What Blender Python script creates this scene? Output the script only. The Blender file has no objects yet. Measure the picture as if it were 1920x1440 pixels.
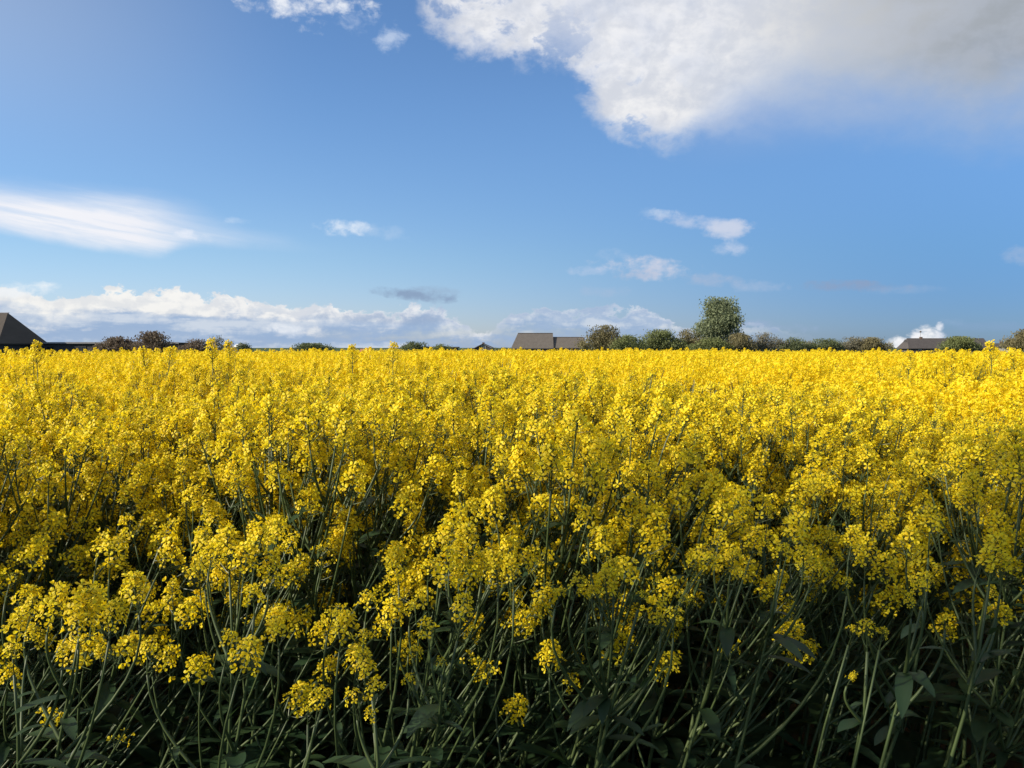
import bpy, math, random
import numpy as np
from mathutils import Vector, Matrix, Euler

# ------------------------------------------------------------------ camera, sun, sky, exposure
scene = bpy.context.scene
R = math.radians
F = 1507.0                      # focal length in photo pixels (1920 wide)
PITCH = math.atan(68 / F)
EYE = 1.60
cam_d = bpy.data.cameras.new('camera')
cam_d.sensor_width = 36
cam_d.lens = F / 1920 * 36
cam_d.clip_start = 0.05
cam_d.clip_end = 20000
cam = bpy.data.objects.new('camera', cam_d)
scene.collection.objects.link(cam)
cam.location = (0, 0, EYE)
cam.rotation_euler = (R(90) - PITCH, 0, 0)
scene.camera = cam

SUN_EL, SUN_LEFT = 25.0, 112.0   # degrees above the horizon, degrees to the left of the view
sun_d = bpy.data.lights.new('sun', 'SUN')
sun_d.energy = 4.9
sun_d.angle = R(0.5)
sun_d.color = (1.0, 0.90, 0.74)
sun = bpy.data.objects.new('sun', sun_d)
scene.collection.objects.link(sun)
_a = R(SUN_LEFT)
sdir = Vector((-math.sin(_a) * math.cos(R(SUN_EL)), math.cos(_a) * math.cos(R(SUN_EL)), math.sin(R(SUN_EL))))
sun.rotation_euler = sdir.to_track_quat('Z', 'Y').to_euler()

scene.view_settings.view_transform = 'Standard'
scene.view_settings.look = 'None'
scene.view_settings.exposure = 0.6
scene.view_settings.gamma = 1
EXPO = 2 ** 0.6
scene.cycles.max_bounces = 7
scene.cycles.diffuse_bounces = 4
scene.cycles.glossy_bounces = 1
scene.cycles.transmission_bounces = 5
scene.cycles.transparent_max_bounces = 4
scene.cycles.use_denoising = True
scene.cycles.caustics_reflective = False
scene.cycles.caustics_refractive = False


def az_of(px):
    return math.degrees(math.atan((px - 960) / F))


def el_of(px, py):
    b = -(py - 720) / F
    d = Vector(((px - 960) / F, math.cos(PITCH) + b * math.sin(PITCH), -math.sin(PITCH) + b * math.cos(PITCH))).normalized()
    return math.degrees(math.asin(d.z))


def at(px, py, Y):
    """the world point on pixel (px, py) of the photo at distance Y ahead"""
    b = -(py - 720) / F
    d = Vector(((px - 960) / F, math.cos(PITCH) + b * math.sin(PITCH), -math.sin(PITCH) + b * math.cos(PITCH)))
    return Vector((0, 0, EYE)) + d * (Y / d.y)


def lin(c):
    return tuple(((v / 255 + 0.055) / 1.055) ** 2.4 if v > 10 else v / 255 / 12.92 for v in c)


world = bpy.data.worlds.new('World')
scene.world = world
world.use_nodes = True
WT = world.node_tree
WT.nodes.clear()


class S:
    """a socket with arithmetic"""
    tree = None

    def __init__(self, s): self.s = s

    @staticmethod
    def m(op, *args, clamp=False):
        n = S.tree.nodes.new('ShaderNodeMath')
        n.operation = op
        n.use_clamp = clamp
        for i, a in enumerate(args):
            if isinstance(a, S): S.tree.links.new(a.s, n.inputs[i])
            else: n.inputs[i].default_value = a
        return S(n.outputs[0])

    def __add__(self, o): return S.m('ADD', self, o)
    __radd__ = __add__
    def __sub__(self, o): return S.m('SUBTRACT', self, o)
    def __rsub__(self, o): return S.m('SUBTRACT', o, self)
    def __mul__(self, o): return S.m('MULTIPLY', self, o)
    __rmul__ = __mul__
    def __truediv__(self, o): return S.m('DIVIDE', self, o)


def smooth(x, a, b):
    n = S.tree.nodes.new('ShaderNodeMapRange')
    n.interpolation_type = 'SMOOTHSTEP'
    for i, v in enumerate((x, a, b)):
        if isinstance(v, S): S.tree.links.new(v.s, n.inputs[i])
        else: n.inputs[i].default_value = v
    return S(n.outputs[0])


def combine(x, y, z):
    n = S.tree.nodes.new('ShaderNodeCombineXYZ')
    for i, v in enumerate((x, y, z)):
        if isinstance(v, S): S.tree.links.new(v.s, n.inputs[i])
        else: n.inputs[i].default_value = v
    return S(n.outputs[0])


def noise(vec, scale, detail=8, rough=0.55, dist=0.0):
    n = S.tree.nodes.new('ShaderNodeTexNoise')
    S.tree.links.new(vec.s, n.inputs['Vector'])
    n.inputs['Scale'].default_value = scale
    n.inputs['Detail'].default_value = detail
    n.inputs['Roughness'].default_value = rough
    n.inputs['Distortion'].default_value = dist
    return S(n.outputs['Fac'])


def mixc(f, a, b):
    n = S.tree.nodes.new('ShaderNodeMix')
    n.data_type = 'RGBA'
    n.clamp_factor = True
    if isinstance(f, S): S.tree.links.new(f.s, n.inputs[0])
    else: n.inputs[0].default_value = f
    for i, v in ((6, a), (7, b)):
        if isinstance(v, S): S.tree.links.new(v.s, n.inputs[i])
        else: n.inputs[i].default_value = (*v, 1)
    return S(n.outputs[2])


def fcurve(x, pts, x0, x1, y0, y1, vector=False):
    """piecewise curve through pts [(x, y)], clamped outside"""
    n = S.tree.nodes.new('ShaderNodeFloatCurve')
    c = n.mapping.curves[0]
    P = [((a - x0) / (x1 - x0), (b - y0) / (y1 - y0)) for a, b in pts]
    n.mapping.use_clip = False
    n.mapping.extend = 'HORIZONTAL'
    c.points[0].location = P[0]
    c.points[1].location = P[-1]
    for p in P[1:-1]: c.points.new(*p)
    for p in c.points: p.handle_type = 'VECTOR' if vector else 'AUTO_CLAMPED'
    n.mapping.update()
    S.tree.links.new(((x - x0) / (x1 - x0)).s, n.inputs['Value'])
    return S(n.outputs[0]) * (y1 - y0) + y0


S.tree = WT
tc = WT.nodes.new('ShaderNodeTexCoord')
sep = WT.nodes.new('ShaderNodeSeparateXYZ')
WT.links.new(tc.outputs['Generated'], sep.inputs[0])
dx, dy, dz = (S(sep.outputs[i]) for i in range(3))
az = S.m('ARCTAN2', dx, dy) * (180 / math.pi)
el = S.m('ARCSINE', dz) * (180 / math.pi)
sky = WT.nodes.new('ShaderNodeTexSky')
sky.sky_type = 'NISHITA'
sky.sun_disc = False
sky.sun_elevation = R(SUN_EL)
sky.sun_rotation = R(-SUN_LEFT)
sky.air_density = 1.0
sky.dust_density = 0.25
sky.ozone_density = 2.2
SKY_K = 0.097


def edge(pts):          # pixel polyline -> curve of elevation over azimuth
    q = sorted((az_of(x), el_of(x, y)) for x, y in pts)
    return fcurve(az, q, -40, 40, -5, 35)


# cloud texture coordinates are directions: az / el in degrees
def cvec(sx, sy, seed): return combine(az * sx, el * sy, seed)
C = lambda r, g, b: tuple(v / EXPO / SKY_K * 1.0 for v in lin((r, g, b)))
col = S(sky.outputs[0])
# a slightly richer blue high up, as the phone recorded it
hs = WT.nodes.new('ShaderNodeHueSaturation')
hs.inputs['Saturation'].default_value = 1.0
hs.inputs['Value'].default_value = 1.0
WT.links.new(col.s, hs.inputs['Color'])
col = S(hs.outputs[0])

n_big = noise(cvec(.11, .15, 3.1), 1.0, 9, .58, .35)
n_fine = noise(cvec(.42, .6, 7.7), 1.0, 9, .6, .2)
n_flat = noise(cvec(.10, .55, 1.3), 1.0, 8, .55, .25)
n_soft = noise(cvec(.05, .10, 5.3), 1.0, 4, .5, .2)

# tint of the clear sky: deeper blue low down on the right, paler towards the sun side
def mulc(a, b):
    n = S.tree.nodes.new('ShaderNodeMix')
    n.data_type = 'RGBA'
    n.blend_type = 'MULTIPLY'
    n.inputs[0].default_value = 1
    S.tree.links.new(a.s, n.inputs[6])
    S.tree.links.new(b.s, n.inputs[7])
    return S(n.outputs[2])


n_vf = noise(cvec(1.15, 1.6, 9.2), 1.0, 6, .6, .3)
low = smooth(el, 18.0, 2.0)
side = smooth(az, -27.0, 33.0)
tint = mixc(low, mixc(side, (.76, .95, 1.18), (.56, .74, .95)), mixc(side, (.78, .90, 1.10), (.19, .33, .57)))
tint = mixc(smooth(az, -12, -36) * smooth(el, 9, 22), tint, (1.5, 1.27, 1.2))
col = mulc(col, tint)
col = mulc(col, mixc(smooth(el, 7.0, .5), (1, 1, 1), (.98, .93, 1.10)))


def ellipse(px, py, rx, ry, ang=0.0):
    """soft elliptical window round a pixel: 1 in the middle, 0 at the rim"""
    a0, e0 = az_of(px), el_of(px, py)
    k = math.degrees(1 / F)
    ca, sa = math.cos(R(ang)), math.sin(R(ang))
    u, v = az - a0, el - e0
    p = (u * ca + v * sa) / (rx * k)
    q = (v * ca - u * sa) / (ry * k)
    return 1.0 - (p * p + q * q)


# C  cumulus bank on the horizon, left to centre
eC = edge([(-400, 560), (-60, 545), (90, 556), (165, 548), (235, 536), (300, 546), (350, 540), (420, 546), (480, 552), (560, 568), (700, 574),
           (860, 590), (900, 612), (940, 600), (985, 588), (1060, 580), (1190, 582), (1250, 600), (1310, 610), (1420, 608), (1510, 622), (1560, 650), (1950, 690), (2400, 690)])
nC = n_fine * .85 + n_big * .5 + n_flat * .25 + n_vf * .35
topC = eC - el + (nC - .985) * 3.6             # degrees below the cloud top
maskC = smooth(topC, -.05, .22)
lowC = smooth(topC + (n_flat - .5) * 4.4 + smooth(az, -17, -4) * 1.0, .8, 2.1)
lightC = mixc(n_fine * 1.0, C(222, 226, 236), C(255, 254, 252))
shadeC = mixc(n_flat, C(126, 160, 203), C(168, 190, 219))
relief = smooth(n_fine - noise(combine(az * .42 - .16, el * .6 + .22, 7.7), 1.0, 9, .6, .2), -.10, .10)
lightC = mixc(relief, lightC, C(196, 206, 224))
warm = smooth(az, 2, -28)
lightC = mixc(warm * .5, lightC, C(255, 251, 240))
colC = mixc(lowC * .93, lightC, shadeC)
streak = smooth(n_flat + n_vf * .25, .62, .76) * smooth(topC, .3, 1.0)
colC = mixc(streak * .55, colC, C(232, 236, 240))
fadeR = smooth(az, 20.5, 12) * (.88 - .10 * smooth(az, -8, 0)) + .10
gap = smooth(n_flat + n_vf * .3, .68, .50) * smooth(az, -16, -9) * .55
maskC = maskC * (1.0 - gap)
col = mixc(maskC * fadeR * (.72 + .28 * smooth(topC, 5.0, 2.2)), col, colC)

# B  smooth lens of cloud on the left
upB = edge([(-500, 320), (-100, 325), (60, 338), (200, 352), (330, 378), (420, 412), (520, 445), (640, 478), (760, 490), (2400, 492)])
dnB = edge([(-500, 420), (-40, 440), (100, 462), (200, 478), (300, 486), (350, 470), (420, 468), (560, 474), (660, 478), (760, 486), (2400, 486)])
inB = smooth(upB - el + (n_soft - .5) * 1.6 + (n_flat - .5) * 1.6, -.7, 1.9) * smooth(el - dnB + (n_soft - .5) * .8 + (n_fine - .5) * .5, -.15, .95)
inB = inB * smooth(az, -11.0, -19.0) * .5 + inB * smooth(az, -21.0, -25.5) * .5
colB = mixc(n_soft * .7 + n_flat * .5, C(226, 230, 243), C(255, 254, 255))
col = mixc(inB * (.48 + .35 * n_soft + .5 * smooth(noise(combine(az * .09 + el * .10, el * .9 + az * .12, 4.4), 1.0, 7, .6, .3), .35, .62)), col, colB)

# A  large cloud at upper right
eA = edge([(-500, -420), (300, -330), (640, -190), (760, -70), (810, 30), (860, 62), (910, 100), (985, 122), (1060, 155), (1120, 205), (1150, 240), (1200, 262),
           (1270, 262), (1330, 240), (1420, 236), (1560, 246), (1700, 262), (1920, 262), (2600, 250)])
nA = n_big * .62 + n_fine * .5 + n_vf * .05 - .065
softA = fcurve(az, [(-40, 2.4), (az_of(1180), 2.4), (az_of(1270), 2.6), (az_of(1400), 4.2), (az_of(1900), 5.0), (40, 5)], -40, 40, 0, 10)
ampA = fcurve(az, [(-40, 12.0), (az_of(1150), 10.0), (az_of(1400), 6.0), (40, 6)], -40, 40, 0, 10)
dA = el - eA + (nA - .50) * ampA
maskA = smooth(dA, softA * -.35, softA)
hole = smooth(n_fine + n_big * .3, .64, .54) * smooth(dA, 6.0, 1.5) * smooth(az, az_of(1330), az_of(1180)) * .45
maskA = maskA * (1.0 - hole)
veilA = smooth(el + (n_soft - .5) * 4.0, 11.5, 18.0) * smooth(az, az_of(1180), az_of(1400)) * .6
col = mixc(veilA, col, C(160, 182, 222))
inner = fcurve(az, [(-40, 0), (az_of(900), .0), (az_of(1300), .14), (az_of(1450), .42), (az_of(1600), .78), (az_of(1920), 1.0), (40, 1)], -40, 40, 0, 1)
reliefA = smooth(n_big * .5 + n_fine * .5 - noise(combine(az * .11 - .10, el * .15 + .13, 3.1), 1.0, 9, .58, .35) * .5 - noise(combine(az * .42 - .2, el * .6 + .25, 7.7), 1.0, 9, .6, .2) * .5, -.09, .11)
colA = mixc(inner + (n_soft - .5) * .9, C(250, 249, 249), C(156, 163, 171))
colA = mixc(reliefA * .62 * (1.0 - inner * .5), colA, C(190, 198, 214))
colA = mixc(smooth(dA, 6.5, 1.0) * smooth(az, az_of(1250), az_of(1500)) * .75, colA, C(158, 184, 222))
colA = mixc(smooth(n_fine * .5 + n_big * .6, .62, .44) * .30 * smooth(az, az_of(1700), az_of(1100)), colA, C(160, 180, 215))
backA = 1.0 - .8 * smooth(S.m('ABSOLUTE', az), 60, 110)
col = mixc(maskA * backA * .97, col, colA)

# D  wisps and small clouds: (x, y, rx, ry, tilt, strength, white?, sharp)
for (px, py, rx, ry, ang, k, c) in [
    (545, -8, 130, 42, -6, 1.0, (244, 247, 252)), (740, 76, 26, 26, 0, .75, (200, 215, 238)), (665, 38, 40, 20, 0, .5, (205, 218, 240)),
    (643, 427, 48, 17, -3, 1.0, (228, 238, 250)), (715, 436, 60, 14, -6, .35, (200, 218, 240)),
    (365, 441, 44, 10, -8, .9, (238, 242, 252)), (455, 415, 30, 9, 0, .4, (215, 230, 248)),
    (1310, 416, 110, 15, -10, .75, (196, 208, 232)), (1370, 430, 50, 16, 0, .8, (206, 214, 232)), (1230, 399, 46, 8, -6, .6, (190, 210, 236)), (1370, 467, 32, 13, -3, .75, (196, 210, 234)),
    (1215, 504, 88, 22, -4, 1.0, (208, 212, 228)), (1190, 512, 50, 14, 0, .6, (182, 190, 212)), (1120, 508, 48, 10, 0, .6, (190, 206, 232)), (1150, 478, 28, 12, 0, .4, (185, 204, 232)), (1325, 524, 70, 14, -7, .75, (168, 186, 214)),
    (1420, 536, 62, 13, 0, .45, (176, 194, 222)), (1585, 537, 90, 11, -3, 1.0, (140, 162, 196)), (1690, 543, 70, 8, 0, .35, (158, 182, 214)), (1125, 547, 58, 12, 0, .45, (170, 190, 218)),
    (775, 552, 80, 12, -5, .95, (138, 160, 190)), (815, 543, 48, 9, -4, .6, (150, 172, 200)), (85, 539, 56, 12, 0, .95, (240, 246, 250)), (1910, 480, 30, 14, 0, .5, (176, 192, 218)),
    (1770, 604, 26, 10, 0, .3, (160, 186, 220)), (540, 620, 38, 13, -3, .9, (238, 242, 248)), (740, 597, 130, 12, -2, .6, (150, 170, 200)), (1440, 612, 90, 12, -4, .55, (158, 178, 212)),
    (20, 549, 60, 8, 0, .8, (240, 244, 248)), (1850, 612, 80, 8, 0, .3, (140, 168, 205)),
]:
    e = ellipse(px, py, rx * 1.1, ry * 1.05, ang) + (n_fine - .5) * 3.2 + (n_flat - .5) * 2.6 + (n_vf - .5) * 2.2
    col = mixc(smooth(e, -.05, 1.5) * (k * .95), col, C(*c))
# white cumulus above the right-hand roof
e1 = S.m('MAXIMUM', ellipse(1740, 634, 30, 24, 34), ellipse(1760, 613, 9, 11, 0))
e1 = S.m('MAXIMUM', e1, ellipse(1722, 634, 22, 18, 0)) 
e2 = S.m('MAXIMUM', ellipse(1690, 650, 30, 18, 0), ellipse(1735, 652, 60, 22, 0))
e = S.m('MAXIMUM', e1, e2) + (n_fine - .5) * 1.7 + (n_vf - .5) * 2.6
cE = mixc(smooth(az, az_of(1745), az_of(1775)) * .6, C(250, 250, 252), C(195, 208, 232))
col = mixc(smooth(e, -.1, .95) * .93, col, cE)

bg = WT.nodes.new('ShaderNodeBackground')
bg.inputs['Strength'].default_value = SKY_K
WT.links.new(col.s, bg.inputs['Color'])
wo = WT.nodes.new('ShaderNodeOutputWorld')
WT.links.new(bg.outputs[0], wo.inputs['Surface'])
world.cycles.sampling_method = 'MANUAL'
world.cycles.sample_map_resolution = 512


# ------------------------------------------------------------------ helpers
COL = scene.collection


class MB:
    """collects vertices and faces, then links them as ONE mesh object"""

    def __init__(self): self.v, self.f, self.m, self.n = [], [], [], 0

    def add(self, vs, fs, mat=0):
        o = self.n
        self.v.extend(vs)
        self.n += len(vs)
        for f in fs: self.f.append(tuple(i + o for i in f))
        self.m.extend([mat] * len(fs))

    def merge(self, o, M=None):
        vs = [tuple(M @ Vector(p)) for p in o.v] if M else o.v
        b = self.n
        self.v.extend(vs)
        self.n += len(vs)
        self.f.extend(tuple(i + b for i in f) for f in o.f)
        self.m.extend(o.m)

    def mesh(self, name, mats, smooth_=False):
        me = bpy.data.meshes.new(name)
        me.from_pydata([tuple(p) for p in self.v], [], self.f)
        for m in mats: me.materials.append(m)
        me.polygons.foreach_set('material_index', self.m)
        if smooth_: me.polygons.foreach_set('use_smooth', [True] * len(self.f))
        me.update()
        return me

    def build(self, name, mats, parent=None, smooth_=False):
        return link(name, self.mesh(name, mats if isinstance(mats, (list, tuple)) else [mats], smooth_), parent)


def link(name, me, parent=None):
    o = bpy.data.objects.new(name, me)
    COL.objects.link(o)
    if parent: o.parent = parent
    return o


def tag(o, label=None, cat=None, group=None, kind=None):
    if label: o['label'] = label
    if cat: o['category'] = cat
    if group: o['group'] = group
    if kind: o['kind'] = kind
    return o


def empty(name, loc=(0, 0, 0), rz=0):
    o = bpy.data.objects.new(name, None)
    o.empty_display_size = .2
    COL.objects.link(o)
    o.location = loc
    o.rotation_euler = (0, 0, rz)
    return o


def box(mb, x0, x1, y0, y1, z0, z1, mat=0):
    v = [(x, y, z) for z in (z0, z1) for y in (y0, y1) for x in (x0, x1)]
    mb.add(v, [(0, 2, 3, 1), (4, 5, 7, 6), (0, 1, 5, 4), (2, 6, 7, 3), (0, 4, 6, 2), (1, 3, 7, 5)], mat)


def prism(mb, poly, y0, y1, mat=0):
    """polygon in x/z, extruded along y"""
    n = len(poly)
    v = [(x, y0, z) for x, z in poly] + [(x, y1, z) for x, z in poly]
    fs = [tuple(range(n)), tuple(range(2 * n - 1, n - 1, -1))]
    fs += [(i, i + n, (i + 1) % n + n, (i + 1) % n) for i in range(n)]
    mb.add(v, fs, mat)


def tube(mb, pts, rad, n=5, mat=0, cap=True):
    pts = [Vector(p) for p in pts]
    vs, fs = [], []
    ref = Vector((0.3, 0.9, 0.1))
    for i, p in enumerate(pts):
        t = (pts[min(i + 1, len(pts) - 1)] - pts[max(i - 1, 0)])
        t = t.normalized() if t.length > 1e-9 else Vector((0, 0, 1))
        a = t.cross(ref)
        if a.length < .05: a = t.cross(Vector((1, 0, 0)))
        a.normalize()
        b = t.cross(a)
        r = rad[i] if isinstance(rad, (list, tuple)) else rad
        for k in range(n):
            th = 2 * math.pi * k / n
            vs.append(tuple(p + a * (math.cos(th) * r) + b * (math.sin(th) * r)))
    for i in range(len(pts) - 1):
        for k in range(n):
            k2 = (k + 1) % n
            fs.append((i * n + k, i * n + k2, (i + 1) * n + k2, (i + 1) * n + k))
    if cap:
        fs.append(tuple(range((len(pts) - 1) * n, len(pts) * n)))
    mb.add(vs, fs, mat)


def bez(p0, p1, p2, p3, n):
    out = []
    for i in range(n + 1):
        t = i / n
        u = 1 - t
        out.append(p0 * (u ** 3) + p1 * (3 * u * u * t) + p2 * (3 * u * t * t) + p3 * (t ** 3))
    return out


# ------------------------------------------------------------------ materials
def new_mat(name):
    m = bpy.data.materials.new(name)
    m.use_nodes = True
    m.node_tree.nodes.clear()
    S.tree = m.node_tree
    return m


def finish(m, color, rough=.7, spec=.3, transl=0.0, tcolor=None, bump=None):
    t = m.node_tree
    p = t.nodes.new('ShaderNodeBsdfPrincipled')
    if isinstance(color, S): t.links.new(color.s, p.inputs['Base Color'])
    else: p.inputs['Base Color'].default_value = (*color, 1)
    p.inputs['Roughness'].default_value = rough
    p.inputs['Specular IOR Level'].default_value = spec
    if bump:
        b = t.nodes.new('ShaderNodeBump')
        b.inputs['Distance'].default_value = bump[1]
        b.inputs['Strength'].default_value = bump[2] if len(bump) > 2 else .6
        t.links.new(bump[0].s, b.inputs['Height'])
        t.links.new(b.outputs[0], p.inputs['Normal'])
    out = t.nodes.new('ShaderNodeOutputMaterial')
    if transl > 0:
        tr = t.nodes.new('ShaderNodeBsdfTranslucent')
        tcol = tcolor if tcolor is not None else color
        if isinstance(tcol, S): t.links.new(tcol.s, tr.inputs['Color'])
        else: tr.inputs['Color'].default_value = (*tcol, 1)
        mx = t.nodes.new('ShaderNodeMixShader')
        mx.inputs[0].default_value = transl
        t.links.new(p.outputs[0], mx.inputs[1])
        t.links.new(tr.outputs[0], mx.inputs[2])
        t.links.new(mx.outputs[0], out.inputs[0])
    else:
        t.links.new(p.outputs[0], out.inputs[0])
    return m


def island():
    g = S.tree.nodes.new('ShaderNodeNewGeometry')
    return S(g.outputs['Random Per Island'])


def objvec(kind='Object', scale=(1, 1, 1)):
    g = S.tree.nodes.new('ShaderNodeTexCoord')
    mp = S.tree.nodes.new('ShaderNodeMapping')
    mp.inputs['Scale'].default_value = scale
    S.tree.links.new(g.outputs[kind], mp.inputs[0])
    return S(mp.outputs[0])


m = new_mat('rapeseed_petal')
r_ = island()
c = mixc(smooth(r_, .0, 1.0), (.86, .625, .007), (.935, .79, .026))
MAT_PETAL = finish(m, c, .5, .35, .5, c)
m = new_mat('rapeseed_bud')
c = mixc(island(), (.30, .32, .03), (.55, .48, .03))
MAT_BUD = finish(m, c, .6, .3, .15, c)
m = new_mat('rapeseed_stem')
c = mixc(noise(objvec(scale=(1, 1, .3)), 9, 3), (.030, .055, .018), (.070, .092, .030))
MAT_STEM = finish(m, c, .5, .35)
m = new_mat('rapeseed_leaf')
c = mixc(island(), (.016, .040, .017), (.036, .068, .024))
MAT_LEAF = finish(m, c, .5, .35, .25, (.04, .08, .02))
PM = [MAT_STEM, MAT_LEAF, MAT_PETAL, MAT_BUD]      # material slots of every plant mesh

m = new_mat('soil_and_grass')
v = objvec()
c = mixc(smooth(noise(v, .05, 6), .4, .62), (.045, .075, .022), (.075, .095, .035))
c = mixc(smooth(noise(v, 3, 6), .45, .7) * .6, c, (.03, .05, .015))
MAT_GROUND = finish(m, c, .9, .1, bump=(noise(v, 8, 6), .05))
m = new_mat('field_soil')
v = objvec()
c = mixc(noise(v, 6, 8, .65), (.035, .026, .018), (.10, .075, .05))
MAT_SOIL = finish(m, c, .95, .1, bump=(noise(v, 14, 8), .03))


def leafy(name, a, b, tr=.35):
    m = new_mat(name)
    c = mixc(island(), a, b)
    c = mixc(smooth(noise(objvec(), .55, 3), .42, .62) * .55, c, tuple(v * .8 for v in a))
    return finish(m, c, .65, .2, tr, c)


def plain(name, a, b, scale=2.0, rough=.8, stretch=(1, 1, 1), bump=None):
    m = new_mat(name)
    n = noise(objvec(scale=stretch), scale, 6, .6)
    c = mixc(n, a, b)
    return finish(m, c, rough, .2, bump=(n, bump) if bump else None)


MAT_BARK = plain('bark', (.05, .04, .03), (.12, .10, .08), 6)

# ------------------------------------------------------------------ the ground
mb = MB()
mb.add([(-6000, -200, 0), (6000, -200, 0), (6000, 9000, 0), (-6000, 9000, 0)], [(0, 1, 2, 3)])
tag(mb.build('ground', MAT_GROUND), kind='structure')


def field_end(x, y):
    """how far away the crop ends in that direction"""
    a = abs(math.degrees(math.atan2(x, y)) - 3)
    return 78 - max(0, a - 8) * 1.75 if a < 34 else 32


mb = MB()
pts = [(-75, .35), (75, .35)]
vs = [(-90, .55, .004), (90, .55, .004)]
for k in range(60):
    a = R(80 - k * 160 / 59)
    d = field_end(math.sin(a), math.cos(a)) + 1
    vs.append((math.sin(a) * d, max(.55, math.cos(a) * d), .004))
mb.add(vs, [tuple(range(len(vs)))])
tag(mb.build('field_soil', MAT_SOIL), kind='structure')


# ------------------------------------------------------------------ rapeseed: flower heads, plants
def frame(d, roll=0.0):
    d = Vector(d).normalized()
    M = d.to_track_quat('Z', 'Y').to_matrix()
    return M @ Matrix.Rotation(roll, 3, 'Z')


def petal(mb, o, M, L, cup, lod):
    """one petal starting at o, lying along the X of M and lifting towards its Z"""
    c, s = math.cos(cup), math.sin(cup)
    if lod == 0:
        P = [(0.08, 0, 0), (.42, .15, .02), (.42, -.15, .02), (.80, .34, -.02), (.80, -.34, -.02), (1.06, .15, -.10), (1.06, -.15, -.10), (.7, 0, .04)]
        fs = [(0, 2, 7, 1), (1, 7, 5, 3), (7, 2, 4, 6), (7, 6, 5)]
    else:
        P = [(0, -.05, 0), (.75, -.42, .03), (1.05, 0, -.06), (.75, .42, .03)]
        fs = [(0, 1, 2, 3)]
    vs = []
    for x, y, z in P:
        X, Z = x * c - z * s, x * s + z * c
        vs.append(tuple(o + M @ Vector((X * L, y * L, Z * L))))
    mb.add(vs, fs, 2)


def blob(mb, o, M, r, h, mat):
    vs = [tuple(o + M @ Vector(p)) for p in ((r, 0, h * .4), (0, r, h * .4), (-r, 0, h * .4), (0, -r, h * .4), (0, 0, h), (0, 0, 0))]
    mb.add(vs, [(0, 1, 4), (1, 2, 4), (2, 3, 4), (3, 0, 4), (1, 0, 5), (2, 1, 5), (3, 2, 5), (0, 3, 5)], mat)


def flower_head(seed, n_fl, zone, lod=0, sparse=False):
    """a raceme growing along +Z from its base: pods, open flowers, buds"""
    g = random.Random(seed)
    mb = MB()
    pod = .03 if not sparse else .05
    H = pod + zone
    bendx, bendy = g.uniform(-.012, .012), g.uniform(-.012, .012)
    ax = lambda t: Vector((bendx * t * t, bendy * t * t, H * t))
    if lod == 0:
        tube(mb, [ax(i / 3) for i in range(4)], [.0018, .0016, .0013, .001], 4, 0)
    ang = g.uniform(0, 6)
    if lod == 0:
        for k in range(g.randint(3, 7)):               # young pods
            ang += 2.4
            t = g.uniform(0, pod / H)
            d = Vector((math.cos(ang), math.sin(ang), g.uniform(.35, .9))).normalized()
            p = ax(t)
            L = g.uniform(.018, .04)
            q = p + d * L * .4
            tube(mb, [p, q, q + (d + Vector((0, 0, .35))).normalized() * L], [.0006, .0010, .0004], 3, 0, False)
    for k in range(n_fl):
        ang += 2.4 + g.uniform(-.3, .3)
        u = (k + g.uniform(-.4, .4)) / n_fl
        t = (pod + zone * max(0, u) * .92) / H
        p = ax(t)
        rise = .25 + 1.1 * u
        d = Vector((math.cos(ang), math.sin(ang), rise)).normalized()
        Lp = g.uniform(.015, .026) * (1.15 - .45 * u)
        q = p + d * Lp
        if lod == 0: tube(mb, [p, q], [.0006, .0005], 3, 0, False)
        nd = (d + Vector((g.uniform(-.6, .6), g.uniform(-.6, .6), g.uniform(-.2, .6)))).normalized()
        M = frame(nd, g.uniform(0, 3))
        if g.random() < .10: M = M @ Matrix.Rotation(g.uniform(.5, 1.2), 3, 'X')
        L = g.uniform(.0085, .0112) * (1.0 - .25 * max(0, u - .6))
        cup = g.uniform(.05, .75) if g.random() < .8 else g.uniform(.8, 1.25)
        if lod < 2:
            for j in range(4):
                petal(mb, q, M @ Matrix.Rotation(j * math.pi / 2 + g.uniform(-.15, .15), 3, 'Z'), L * (1 if lod == 0 else 1.06), cup + g.uniform(-.12, .12), lod)
            if lod == 0: blob(mb, q, M, .0016, .006, 3)
        else:
            for j in range(2):
                petal(mb, q - M @ Vector((L, 0, 0)), M @ Matrix.Rotation(j * 1.57, 3, 'Z'), L * 2.0, g.uniform(0, .5), 1)
    n_b = g.randint(12, 28) if lod == 0 else 4
    top = ax(1.0)
    for k in range(n_b):
        th = k * 2.4
        rr = .0022 * math.sqrt(k) if lod == 0 else .003
        d = Vector((math.cos(th) * rr * 90, math.sin(th) * rr * 90, 1)).normalized()
        o = top + Vector((math.cos(th) * rr, math.sin(th) * rr, -.0012 * k * .6))
        blob(mb, o, frame(d), .0016 if lod == 0 else .003, .006 if lod == 0 else .008, 3)
    return mb


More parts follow.
